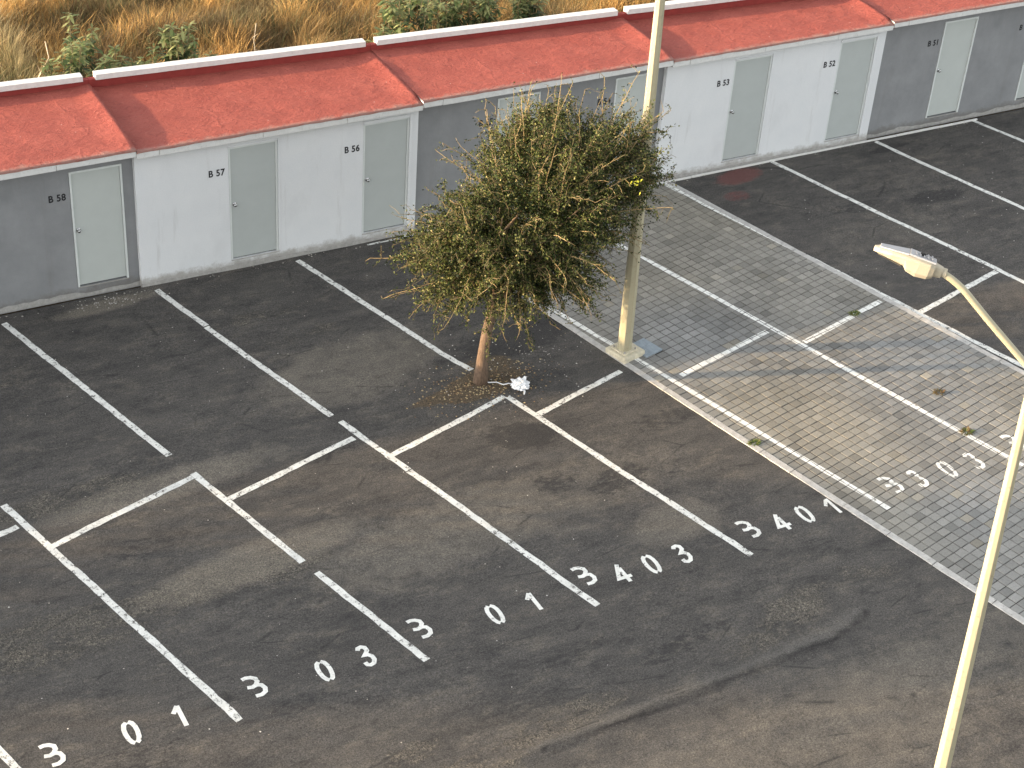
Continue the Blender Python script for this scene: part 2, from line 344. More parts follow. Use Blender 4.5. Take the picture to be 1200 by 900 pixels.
for off, y0, y1 in [(-4.85, -.3, -4.6), (-4.85, -4.75, -9.84), (-2.46, -.25, -4.5), (-2.46, -4.72, -9.86), (-.09, -.24, -4.55), (-.08, -5.08, -7.47), (-.07, -7.74, -9.85), (2.34, -.18, -1.5), (2.32, -1.53, -4.55),
      (2.345, -4.72, -6.2), (2.335, -6.22, -9.83), (4.745, -.15, -4.33), (4.72, -5.14, -9.80), (11.89, -.12, -10.6), (14.25, -.09, -10.5), (16.64, -.12, -10.5), (19.12, -.05, -10.5), (21.5, -.05, -9)]:
    stripe(LOT, 'stall_line', at_y(off, y0), at_y(off, y1), .10)
for a, b in [((-3.3, -5.85), (-1.16, -5.26)), ((-.88, -5.85), (1.33, -5.16)), ((1.59, -5.835), (3.80, -5.17)), ((4.03, -5.81), (6.33, -5.12)), ((6.51, -5.75), (8.36, -5.20)), ((13.96, -5.65), (16.18, -5.08)), ((16.6, -5.7), (18.6, -5.1))]:
    stripe(LOT, 'divider_line', a, b, .10, zc)
stripe(LOT, 'wall_line', (6.28, -.12), (7.36, -.10), .045); 
GL = {'B': [[(-.10, .167), (-.045, .178), (.012, .165), (.062, .125), (.066, .07), (.03, .02), (-.02, -.004), (-.085, .01)], [(-.02, -.004), (.04, .012), (.09, -.01), (.113, -.075), (.095, -.135), (.035, -.168), (-.04, -.165)]],
      '3': [[(-.068, .13), (-.05, .168), (-.005, .178), (.035, .15), (.04, .09), (.005, .045), (-.02, .02), (.02, .015), (.058, -.03), (.062, -.095), (.028, -.155), (-.02, -.17), (-.058, -.15), (-.068, -.10)]],
      '1': [[(-.08, .055), (-.045, .10), (.0, .165)], [(.0, .165), (.003, -.19)]],
      '4': [[(.01, .19), (-.03, .10), (-.105, -.075), (-.03, -.075), (.095, -.073)], [(.008, .12), (.010, .0), (.013, -.048)], [(.013, -.10), (.014, -.178)]],
      '0': [[(-.012, .178), (-.05, .145), (-.07, .08), (-.073, 0), (-.062, -.09), (-.038, -.15), (-.01, -.175)], [(.012, .178), (.048, .145), (.068, .08), (.072, 0), (.062, -.09), (.04, -.15), (.012, -.175)]],
}
def glyph_polys(ch, x, y, zf, sc=1., w=.058):
    out = []
    for k, st in enumerate(GL[ch]):
        v, f = ribbon([(x + a * sc, y + b * sc) for a, b in st], w, lambda X, Y, k=k: zf(X, Y) + .0006 * k, sub=.2)
        out.append((v, f))
    return out
def number(parent, chars, zf=zn, mat='letters'):
    g = MB()
    for ch, x, y in chars:
        for v, f in glyph_polys(ch, x, y, zf): g.add(v, f)
    return g.build('stall_number', MAT[mat], parent)
number(LOT, [('B', -1.91, -9.48), ('0', -.97, -9.52), ('1', -.35, -9.49)])
number(LOT, [('B', .61, -9.40), ('0', 1.50, -9.50), ('3', 2.08, -9.47)])
number(LOT, [('B', 2.90, -9.28), ('0', 3.91, -9.44), ('1', 4.51, -9.41)])
number(LOT, [('B', 5.36, -9.24), ('4', 5.87, -9.41), ('0', 6.33, -9.40), ('3', 6.84, -9.39)])
zk = lambda x, y: .030 if (x * nv[0] + y * nv[1]) > kl(x * dv[0] + y * dv[1]) - .07 else .010
number(LOT, [('B', 7.98, -9.31), ('4', 8.51, -9.38), ('0', 8.92, -9.36)])
one = MB(); v, f = ribbon([(9.31, -9.33), (9.39, -9.21)], .052, lambda x, y: .004, sub=.2); one.add(v, f)
v, f = ribbon([(9.39, -9.21), (9.41, -9.56)], .05, lambda x, y: .0245, sub=.03); one.add(v, f); one.build('stall_number', MAT['letters'], LOT)

# ------------------------------------------------------------------ paved strip (real blocks)
PAV = MB()
def kx(al, f): p = P(f(al), al); return p
g = MB()
als = np.linspace(.2, 24, 60)
lv = [P(kl(a), a) for a in als]; rv = [P(kr(a), a) for a in als]
def clipwall(p): return (p[0], min(p[1], -.03))
g.add([(*clipwall(p), .006) for p in lv] + [(*clipwall(p), .006) for p in rv], [(i, i + 60, i + 61, i + 1) for i in range(59)])
pav = tag(g.build('paved_area', MAT['sand']), kind='structure')
tilt = math.atan(.045); cD = dv * math.cos(tilt) - nv * math.sin(tilt); cN = nv * math.cos(tilt) + dv * math.sin(tilt)
A_, B_ = .147, .178
def clip_poly(poly, a, b, inside_left=True):
    out = []; n = len(poly)
    sd = lambda p: (b[0] - a[0]) * (p[1] - a[1]) - (b[1] - a[1]) * (p[0] - a[0])
    for i in range(n):
        p, q = poly[i], poly[(i + 1) % n]; s1, s2 = sd(p), sd(q)
        if s1 >= 0: out.append(p)
        if (s1 >= 0) != (s2 >= 0): t = s1 / (s1 - s2); out.append((p[0] + (q[0] - p[0]) * t, p[1] + (q[1] - p[1]) * t))
    return out
def ccw(poly): return sum(poly[i][0] * poly[(i + 1) % len(poly)][1] - poly[(i + 1) % len(poly)][0] * poly[i][1] for i in range(len(poly))) > 0
blocks = []
PZ = .016
base_l = lambda p: (p @ nv) - kl(p @ dv); base_r = lambda p: (p @ nv) - kr(p @ dv)
org = P(6.94, 5.54)
rowj = {}
def ctint(p):
    b = .5 + .9 * noise2(p[0], p[1], .9, 3); warm = .5 + 1.1 * noise2(p[0], p[1], .45, 5)
    t = .215 + .06 * (b - .5) + random.gauss(0, .017); wv = min(max(warm, 0), 1)
    if random.random() < .05: t *= .78
    if random.random() < .03: t *= 1.15; wv = 1
    al = p @ dv
    return (t * (1 + .07 * wv), t, t * (.965 - .12 * wv))
for j in range(-40, 100):
    jo = random.gauss(0, .004)
    for i in range(-3, 30):
        c = org + cD * (A_ * (j + .5) + .006 * math.sin(i * .7 + j * .05) ) + cN * (B_ * (i + .5) + jo + .005 * math.sin(j * .37))
        if c[1] > -.02 + .1 or c @ dv > 22: continue
        dl, dr = base_l(c), base_r(c)
        if dl < -.05 or dr > .05: continue
        hw, hh = B_ / 2 - .0055, A_ / 2 - .005
        e = [random.gauss(0, .0018) for _ in range(8)]
        poly = [tuple(c + cN * (sx * hw + e[k]) + cD * (sy * hh + e[k + 4])) for k, (sx, sy) in enumerate([(-1, 1), (1, 1), (1, -1), (-1, -1)])]
        if not ccw(poly): poly = poly[::-1]
        # trim to kerbs and the wall
        la, lb = P(kl(c @ dv - .3) + .055, c @ dv - .3), P(kl(c @ dv + .3) + .055, c @ dv + .3)
        poly = clip_poly(poly, la, lb)
        ra, rb = P(kr(c @ dv + .3) - .055, c @ dv + .3), P(kr(c @ dv - .3) - .055, c @ dv - .3)
        if len(poly) > 2: poly = clip_poly(poly, ra, rb)
        if len(poly) > 2: poly = clip_poly(poly, (50, -.10), (-50, -.10))
        if len(poly) < 3: continue
        if abs(c[0] - 9.0) < .2 and abs(c[1] + 4.78) < .17: continue      # under the cover plate
        if abs(c[0] - 8.66) < .2 and abs(c[1] + 4.79) < .2: continue
        tx, ty = random.gauss(0, .010), random.gauss(0, .010); z0 = PZ + random.gauss(0, .0012)
        und = .004 * math.sin(c[0] * 2.1) * math.sin(c[1] * 1.7)
        zfun = lambda p, c=c, tx=tx, ty=ty, z0=z0, und=und: z0 + und + (p[0] - c[0]) * tx + (p[1] - c[1]) * ty
        cx = sum(p[0] for p in poly) / len(poly); cy = sum(p[1] for p in poly) / len(poly)
        def shr(p, d_):
            L = math.hypot(p[0] - cx, p[1] - cy); k = max(0, 1 - d_ / max(L, .01)); return (cx + (p[0] - cx) * k, cy + (p[1] - cy) * k)
        n_ = len(poly); top = [shr(p, .008) for p in poly]
        vs = [(*p, zfun(p)) for p in top] + [(*p, zfun(p) - .006) for p in poly] + [(*p, -.005) for p in poly]
        fs = [tuple(range(n_))] + [(n_ + k, n_ + (k + 1) % n_, (k + 1) % n_, k) for k in range(n_)] + [(2 * n_ + k, 2 * n_ + (k + 1) % n_, n_ + (k + 1) % n_, n_ + k) for k in range(n_)]
        PAV.add(vs, fs, ctint(np.array(c)))
        blocks.append(([shr(p, .0015) for p in poly], zfun, c))
pb = PAV.build('paver', MAT['paver'], pav, attr=True); pb['kind'] = 'stuff'
def on_blocks(name, quads, dz=.0012):
    """paint that sits on the block tops only, so that the joints stay open"""
    g = MB()
    for quad in quads:
        q = list(quad)
        if not ccw(q): q = q[::-1]
        qx = [p[0] for p in q]; qy = [p[1] for p in q]
        for top, zf, c in blocks:
            if c[0] < min(qx) - .16 or c[0] > max(qx) + .16 or c[1] < min(qy) - .16 or c[1] > max(qy) + .16: continue
            poly = list(top)
            for k in range(len(q)):
                poly = clip_poly(poly, q[k], q[(k + 1) % len(q)])
                if len(poly) < 3: break
            if len(poly) >= 3: g.add([(*p, zf(p) + dz) for p in poly], [tuple(range(len(poly)))])
    return g.build(name, MAT['pavepaint'], pav)
def rq(a, b, w=.10):
    a = np.array(a, float); b = np.array(b, float); t = (b - a) / np.linalg.norm(b - a); s = np.array([-t[1], t[0]]) * w / 2
    return [tuple(a - s), tuple(b - s), tuple(b + s), tuple(a + s)]
on_blocks('stall_line', [rq(at_y(7.05, -.15), at_y(7.05, -9.76), .095)]); on_blocks('stall_line', [rq(at_y(9.5, -.15), at_y(9.5, -9.74), .10)])
on_blocks('stall_line', [rq(at_y(11.86, -.12), at_y(11.86, -5.2), .10)])
on_blocks('divider_line', [rq((9.17, -5.69), (11.20, -5.15))], .0016); on_blocks('divider_line', [rq((11.58, -5.66), (13.58, -5.10))], .0016)
def on_blocks_num(chars):
    qs = []
    for ch, x, y in chars:
        for k, (v, f) in enumerate(glyph_polys(ch, x, y, lambda X, Y: 0, 1.05, .060)):
            for fc in f: qs.append([v[i][:2] for i in fc])
    o = on_blocks('stall_number', qs, .0014); return o
on_blocks_num([('B', 10.49, -9.32), ('3', 10.97, -9.36), ('0', 11.52, -9.35), ('3', 12.05, -9.35)])
on_blocks_num([('B', 12.93, -9.22)])
# kerbs: broken into lengths
def kerb(fn, a0, a1):
    g = MB(); a = a0
    while a < a1:
        L = random.choice([.8, 1.0, 1.0, .6]); k = 8; jz = random.gauss(0, .002)
        vs = []
        for i in range(k + 1):
            al = a + (L - .012) * i / k; c = P(fn(al), al); hw = .052
            w1, w2 = .004 * noise2(al, 0, 5, 1), .008 * noise2(al, 3, 7, 2)
            y0 = -.13
            A = c - nv * (hw + w2); B = c + nv * (hw + w1)
            vs += [(A[0], min(A[1], y0), -.02), (A[0], min(A[1], y0), .015 + jz), (B[0], min(B[1], y0), .019 + jz), (B[0], min(B[1], y0), -.02)]
        fs = [(i * 4 + q, i * 4 + q + 1, i * 4 + q + 5, i * 4 + q + 4) for i in range(k) for q in range(3)] + [(3, 2, 1, 0), (k * 4, k * 4 + 1, k * 4 + 2, k * 4 + 3)]
        if P(fn(a + L), a + L)[1] < -.2: g.add(vs, fs)
        a += L
    return tag(g.build('kerb_strip', MAT['kerb']), kind='structure')
kerb(kl, 1.9, 22); kerb(kr, 3.2, 22)
g = MB()
x = 7.0
while x < 20.0:
    L = random.choice([.9, 1.1, 1.3]); g.box(x, min(x + L - .01, 20.0), -.085, -.045, -.02, .030 + random.gauss(0, .002)); x += L
tag(g.build('wall_kerb', MAT['coping'], bevel=.005), kind='structure')

# ------------------------------------------------------------------ storage blocks
def yb(x): return 2.25 - .06 * (max(x, -3) - 2.35)
def text_part(txt, x, y, z, size, parent):
    cu_ = bpy.data.curves.new('unit_number', 'FONT'); cu_.body = txt; cu_.size = size; cu_.extrude = .0015; cu_.offset = size * .022; cu_.space_character = 1.08
    cu_.align_x = 'CENTER'; o = bpy.data.objects.new('tmp', cu_); COL.objects.link(o)
    dg = bpy.context.evaluated_depsgraph_get(); me = bpy.data.meshes.new_from_object(o.evaluated_get(dg)); bpy.data.objects.remove(o)
    me.name = 'unit_number'; me.materials.clear(); me.materials.append(MAT['black'])
    me.transform(Matrix.Scale(.86, 4, (1, 0, 0)))
    q = bpy.data.objects.new('unit_number', me); COL.objects.link(q); q.parent = parent; q.location = (x, y, z); q.rotation_euler = (R(90), 0, 0)
    return q
DW, DB, DT = .85, .174, 2.25
def storage_block(x0, x1, grey, doors, label, detail=True):
    root = empty('storage_block', (x0, 0, 0), label=label, cat='storage block', group='storage blocks in a row along the parking lot')
    X = lambda v: v - x0
    yf = .10 if grey else 0.; mat = MAT['grey' if grey else 'white']; ze = 2.45 if grey else 2.41; zt = ze + .12
    y_b0, y_b1 = yb(x0), yb(x1)
    # wall with openings
    g = MB(); xs = [0.0]
    for d, _ in doors: xs += [X(d), X(d) + DW]
    xs.append(x1 - x0 - (.003 if not grey else 0)); rev = .055
    def q(xa, xb, za, zb): 
        nx = max(1, int((xb - xa) / .4))
        for i in range(nx): g.add([(xa + (xb - xa) * i / nx, yf, za), (xa + (xb - xa) * (i + 1) / nx, yf, za), (xa + (xb - xa) * (i + 1) / nx, yf, zb), (xa + (xb - xa) * i / nx, yf, zb)], [(0, 1, 2, 3)])
    for i in range(len(xs) - 1):
        if i % 2 == 0: q(xs[i], xs[i + 1], -.03, ze + .05)
        else:
            q(xs[i], xs[i + 1], -.03, DB); q(xs[i], xs[i + 1], DT, ze + .05); a, b = xs[i], xs[i + 1]
            for v in ([(a, yf, DB), (a, yf, DT), (a, yf + rev, DT), (a, yf + rev, DB)], [(b, yf, DB), (b, yf + rev, DB), (b, yf + rev, DT), (b, yf, DT)],
                      [(a, yf, DT), (b, yf, DT), (b, yf + rev, DT), (a, yf + rev, DT)], [(a, yf, DB), (a, yf + rev, DB), (b, yf + rev, DB), (b, yf, DB)]): g.add(v, [(0, 1, 2, 3)])
    W = xs[-1]
    g.add([(0, yf, -.03), (0, yf, ze + .05), (0, y_b0 + .1, ze + .05), (0, y_b0 + .1, -.03)], [(0, 1, 2, 3)])
    g.add([(W, yf, -.03), (W, yf, ze + .05), (W, y_b1 + .1, ze + .05), (W, y_b1 + .1, -.03)], [(3, 2, 1, 0)])
    g.add([(0, y_b0 + .1, -.03), (W, y_b1 + .1, -.03), (W, y_b1 + .1, ze + .05), (0, y_b0 + .1, ze + .05)], [(3, 2, 1, 0)])
    g.build('wall', mat, root)
    # rough cement base
    g = MB(); k = 60
    for i in range(k):
        xa, xb = W * i / k, W * (i + 1) / k
        h1 = .055 + .05 * noise2(x0 + xa, 1, 1.7, 4) + .03 * noise2(x0 + xa, 1, 6, 4); h2 = .055 + .05 * noise2(x0 + xb, 1, 1.7, 4) + .03 * noise2(x0 + xb, 1, 6, 4)
        y = yf - .012
        g.add([(xa, y - .02, -.02), (xb, y - .02, -.02), (xb, y, h2), (xa, y, h1), (xa, yf - .001, h1 + .004), (xb, yf - .001, h2 + .004)], [(0, 1, 2, 3), (3, 2, 5, 4)])
    g.build('base_course', MAT['concrete'], root, smooth=True)
    # eave band in cast lengths
    g = MB(); cuts = [0.0] + sorted([X(v) for v in (x0 + .37, x0 + 1.9 + .3 * random.random(), x0 + 3.3 + .4 * random.random())]) + [x1 - x0]
    for a, b in zip(cuts[:-1], cuts[1:]):
        jz = random.gauss(0, .003); g.box(a + .002, b - .002, -.156 + random.gauss(0, .002), yf + .05, ze + jz - .006, zt - .014)
    g.build('eave', MAT['eave'], root, bevel=.008)
    # roof: lumpy coated slab, humped up at its right-hand joint
    nx, ny = 70, 34; g = MB(); vs = []
    for j in range(ny + 1):
        for i in range(nx + 1):
            u = i / nx; t = j / ny; xx = W * u; ybk = y_b0 + (y_b1 - y_b0) * u + .02; yy = -.164 + (ybk + .164) * t
            z = zt - .002 + .02 * t + .004 + .009 * noise2(x0 + xx, yy, 1.6, 6) * min(1, t * 6) + .005 * noise2(x0 + xx, yy, 5, 7) * min(1, t * 6)
            dx = W - xx; z += (.030 + .045 * math.exp(-((t - .55) / .5) ** 2)) * max(0, 1 - dx / .42) ** 1.6 * min(1, t * 7 + .05)
            z += .02 * max(0, 1 - xx / .2) * min(1, t * 6)
            vs.append((xx, yy, z))
    I = lambda i, j: j * (nx + 1) + i
    fs = [(I(i, j), I(i + 1, j), I(i + 1, j + 1), I(i, j + 1)) for j in range(ny) for i in range(nx)]
    b1 = len(vs)
    for i in range(nx + 1): p = vs[I(i, 0)]; vs.append((p[0], p[1], zt - .020 - .012 * noise2(x0 + p[0], 4, 2.2, 5) - .008 * noise2(x0 + p[0], 4, 9, 5)))
    fs += [(b1 + i, b1 + i + 1, I(i + 1, 0), I(i, 0)) for i in range(nx)]
    b0 = len(vs)
    for j in range(ny + 1): p = vs[I(nx, j)]; vs.append((p[0] + .03, p[1], ze + .02))
    fs += [(I(nx, j), b0 + j, b0 + j + 1, I(nx, j + 1)) for j in range(ny)]
    g.add(vs, fs); g.build('roof', MAT['roof'], root, smooth=True)
    # rear parapet (red) and its white coping with a gap at each joint
    g = MB(); h = .02; zb_ = 2.70
    g.add([(0, y_b0 + h, ze), (W, y_b1 + h, ze), (W, y_b1 + h, zb_), (0, y_b0 + h, zb_), (0, y_b0 + .13, ze), (W, y_b1 + .13, ze), (W, y_b1 + .13, zb_), (0, y_b0 + .13, zb_)],
          [(0, 1, 2, 3), (3, 2, 6, 7), (1, 5, 6, 2), (0, 3, 7, 4), (4, 7, 6, 5)]); g.build('parapet', MAT['redwall'], root, bevel=.008)
    g = MB(); a, b = .11, W - .10; f = lambda xx, o: y_b0 + (y_b1 - y_b0) * xx / W + o; c0, c1 = zb_ - .012, zb_ + .085
    k = 14; vs = []
    for i in range(k + 1):
        xx = a + (b - a) * i / k; e = .004 * noise2(x0 + xx, 0, 2, 8); vs += [(xx, f(xx, -.005), c0 + e), (xx, f(xx, -.005), c1 + e), (xx, f(xx, .155), c1 + e + .006), (xx, f(xx, .155), c0 + e)]
    fs = [(i * 4 + (q_ + 1) % 4, i * 4 + q_, i * 4 + q_ + 4, i * 4 + (q_ + 1) % 4 + 4) for i in range(k) for q_ in range(4)] + [(0, 1, 2, 3), (k * 4 + 3, k * 4 + 2, k * 4 + 1, k * 4)]
    g.add(vs, fs); g.build('coping', MAT['coping'], root, bevel=.006)
    for d, num in doors:
        xa, xb = X(d) + .004, X(d) + DW - .004
        dr = MB(); dr.box(xa + .035, xb - .035, yf + .018, yf + .05, DB + .022, DT - .035); door = dr.build('door', MAT['door' if grey else 'doorg'], root, bevel=.003)
        # hairline dark gap round the leaf
        dg_ = MB(); dg_.box(xa + .03, xb - .03, yf + .040, yf + .052, DB + .006, DT - .03); dg_.build('door_gap', MAT['dark'], door)
        fr = MB(); p = -.012 if grey else .004
        fr.box(xa, xa + .032, yf + p, yf + .05, DB, DT); fr.box(xb - .032, xb, yf + p, yf + .05, DB, DT); fr.box(xa + .032, xb - .032, yf + p, yf + .05, DT - .032, DT); fr.build('door_frame', MAT['frame'], root, bevel=.003)
        kb = MB(); kx_ = xa + .085
        kb.tube([(kx_, yf + .018, 1.205), (kx_, yf + .010, 1.205)], .034, 14); kb.tube([(kx_, yf + .010, 1.205), (kx_, yf - .02, 1.205)], .012, 10)
        kb.tube([(kx_, yf - .018, 1.205), (kx_, yf - .03, 1.205), (kx_, yf - .045, 1.205), (kx_, yf - .053, 1.205)], [.018, .029, .026, .012], 12)
        kb.build('knob', MAT['chrome'], door, smooth=True)
        sl_ = MB(); sl_.box(xa, xb, yf - .014, yf + .05, DB - .02, DB - .001); sl_.build('door_sill', MAT['concrete' if grey else 'kerb'], root, bevel=.004)
        if num: text_part('B ' + num, xa - .19 - .02, yf - .003, 1.785, .165, root)
    if not grey:      # raised plaster surround of the last door
        d = X(doors[-1][0]); g = MB(); g.box(d + DW + .001, d + DW + .05, -.022, -.001, DB - .06, DT + .06); g.box(d - .0, d + DW, -.022, -.001, DT + .002, DT + .06); g.build('door_surround', mat, root, bevel=.004)
        d = X(doors[0][0]); g = MB(); g.box(d + DW + .001, d + DW + .03, -.014, -.001, DB, DT + .03); g.box(d, d + DW, -.014, -.001, DT + .002, DT + .03); g.build('door_surround', mat, root, bevel=.004)
    # side patch of the neighbour, painted in this block's grey, where the front steps back
    return root
storage_block(-17.5, -12.55, True, [(-15.95, ''), (-13.58, '')], 'grey storage block at the far left end of the red-roofed row')
storage_block(-12.55, -7.6, False, [(-11.0, ''), (-8.63, '')], 'white storage block second from the far left end of the red-roofed row')
storage_block(-7.6, -2.65, True, [(-6.05, ''), (-3.68, '')], 'grey storage block two to the left of the white one marked B 57')
# the one with B 58 has one pair of doors; block units are 4.95 m
storage_block(-2.65, 2.3, True, [(-1.09, '59'), (1.278, '58')], 'grey storage block with the door marked B 58 at the left edge')
storage_block(2.3, 7.24, False, [(3.85, '57'), (6.227, '56')], 'white storage block with the doors marked B 57 and B 56')
storage_block(7.24, 12.2, True, [(8.80, '55'), (11.18, '54')], 'grey storage block with the doors B 55 and B 54 behind the tree')
storage_block(12.2, 17.19, False, [(13.684, '53'), (16.116, '52')], 'white storage block with the doors marked B 53 and B 52')
storage_block(17.19, 22.14, True, [(18.732, '51'), (21.1, '50')], 'grey storage block with the door marked B 51 at the right edge')

# ------------------------------------------------------------------ street lamps
HD = Vector((-.69966, .71448, 0)); HN = Vector((.71448, .69966, 0)); UZ = Vector((0, 0, 1)); RRv = Vector((.8617, -.5074, 0))
def street_lamp(x, y, d0, tp, lean, label, rot=.5):
    root = empty('street_lamp', (x, y, 0), label=label, cat='street lamp', group='cream street lamps beside the parking stalls')
    top = 7.0; on = lambda z: RRv * lean * z + UZ * z
    g = MB(); zs = [.0, 1, 2, 3, 4, 5, 6, top]; g.tube([on(z) for z in zs], [(d0 - tp * z) / 2 for z in zs], 8, rot=rot); g.build('pole', MAT['pole'], root, bevel=.006)
    T = on(top); L = lambda a, z: T + HD * a + UZ * z
    g = MB(); g.tube([L(0, -.09), L(.0, -.05), L(.06, .0), L(.11, .041), L(.479, .368), L(.68, .555), L(.727, .60), L(.77, .637), L(.826, .676), L(.885, .712), L(.95, .743), L(1.03, .762)], .0315, 16); g.build('arm', MAT['pole'], root, smooth=True)
    g = MB(); g.tube([T - UZ * .16, T + UZ * .012], (d0 - tp * 7) / 2 + .012, 16); g.build('pole_cap', MAT['pole'], root, bevel=.004)
    # luminaire: sections along its length
    ax = (HD * 1 + UZ * .155).normalized(); up = (UZ - ax * UZ.dot(ax)).normalized()
    roll = R(16); up2 = up * math.cos(roll) + HN * math.sin(roll); sd = ax.cross(up2)
    o0 = L(.99, .765)
    def sect(a, hw, t, b, wt):   # half width, top, bottom, top half width
        c = o0 + ax * a
        pr = [(-wt, t), (-wt * .5, t + .006), (wt * .5, t + .006), (wt, t), (hw * .97, t - .015), (hw, t - .035), (hw * .80, b * .65), (hw * .5, b), (-hw * .5, b), (-hw * .80, b * .65), (-hw, t - .035), (-hw * .97, t - .015)]
        return [c + sd * p + up2 * q for p, q in pr]
    secs = [sect(-.015, .048, .035, -.055, .035), sect(.05, .07, .048, -.062, .055), sect(.055, .098, .052, -.075, .08), sect(.10, .118, .060, -.098, .095), sect(.20, .128, .064, -.108, .105), sect(.285, .130, .064, -.088, .108), sect(.32, .130, .062, -.050, .108), sect(.45, .118, .050, -.032, .10), sect(.56, .085, .034, -.020, .07), sect(.605, .045, .020, -.008, .035)]
    g = MB(); vs = [p for s_ in secs for p in s_]; n_ = 12; fs = []; 
    for i in range(len(secs) - 1):
        for k in range(n_): fs.append((i * n_ + k, (i + 1) * n_ + k, (i + 1) * n_ + (k + 1) % n_, i * n_ + (k + 1) % n_))
    fs += [tuple(range(n_)), tuple((len(secs) - 1) * n_ + k for k in range(n_))[::-1]]
    g.add(vs, fs); hd = g.build('lamp_head', MAT['lamp'], root, bevel=.004)
    bm = bmesh.new(); bm.from_mesh(hd.data); bmesh.ops.recalc_face_normals(bm, faces=bm.faces); bm.to_mesh(hd.data); bm.free()
    g = MB()    # grey ribbed top cover
    def bx(a0, a1, w0, w1, t0, t1, h_):
        v = []
        for (a, w_, t) in ((a0, w0, t0), (a1, w1, t1)):
            for (s_, hh) in ((-1, 0), (1, 0), (1, h_), (-1, h_)): v.append(o0 + ax * a + sd * (w_ * s_) + up2 * (t + hh))
        g.add(v, [(0, 1, 2, 3), (7, 6, 5, 4), (0, 4, 5, 1), (1, 5, 6, 2), (2, 6, 7, 3), (3, 7, 4, 0)])
    bx(.06, .30, .088, .112, .056, .068, .016); bx(.303, .56, .112, .068, .066, .038, .012); g.build('top_cover', MAT['lamptop'], hd, bevel=.003)
    g = MB()
    for k in range(5): bx(.10 + .035 * k, .112 + .035 * k, .06, .06, .079, .081, .012)
    g.build('cooling_fin', MAT['lamptop'], hd)
    g = MB(); c = o0 + ax * .19 + up2 * .082; g.tube([c, c + up2 * .018], .026, 12); g.build('sensor_cap', MAT['dark'], hd)
    c = o0 + ax * .002; g = MB(); g.tube([c - ax * .055, c + ax * .0], .040, 14); g.build('spigot', MAT['lamp'], hd, bevel=.003)
    g = MB(); v = [o0 + ax * a + sd * w_ + up2 * t for a, w_, t in ((.34, -.08, -.058), (.34, .08, -.058), (.56, .045, -.028), (.56, -.045, -.028))]; g.add(v, [(0, 1, 2, 3)])
    g.build('lens', MAT['glass'], hd)
    return root
L1 = street_lamp(8.655, -4.80, .232, .0145, -.0125, 'cream street lamp post rising behind the tree from a concrete footing', .15)
street_lamp(6.01, -15.41, .205, .0165, -.035, 'cream street lamp with its arm and head in view at the right edge', .5)
g = MB(); g.box(-.21, .25, -.23, .22, -.02, .10); fb = g.build('footing', MAT['plinth'], L1, bevel=.02); fb.rotation_euler.z = R(14)
g = MB(); g.box(-.15, .15, -.15, .15, .10, .125); fb = g.build('base_plate', MAT['plinth'], L1, bevel=.006); fb.rotation_euler.z = R(14)
for a in (0, 1, 2, 3):
    g = MB(); th = R(14 + 45 + 90 * a); g.tube([(.17 * math.cos(th), .17 * math.sin(th), .11), (.17 * math.cos(th), .17 * math.sin(th), .15)], .014, 6); g.build('anchor_bolt', MAT['concrete'], L1)
g = MB(); g.box(-.19, .19, -.21, .21, -.02, .034); cp = g.build('inspection_cover', MAT['plate'], bevel=.006); cp.location = (9.05, -4.80, 0); cp.rotation_euler.z = R(15)
tag(cp, 'square blue-grey inspection cover in the pavers beside the lamp footing', 'cover')

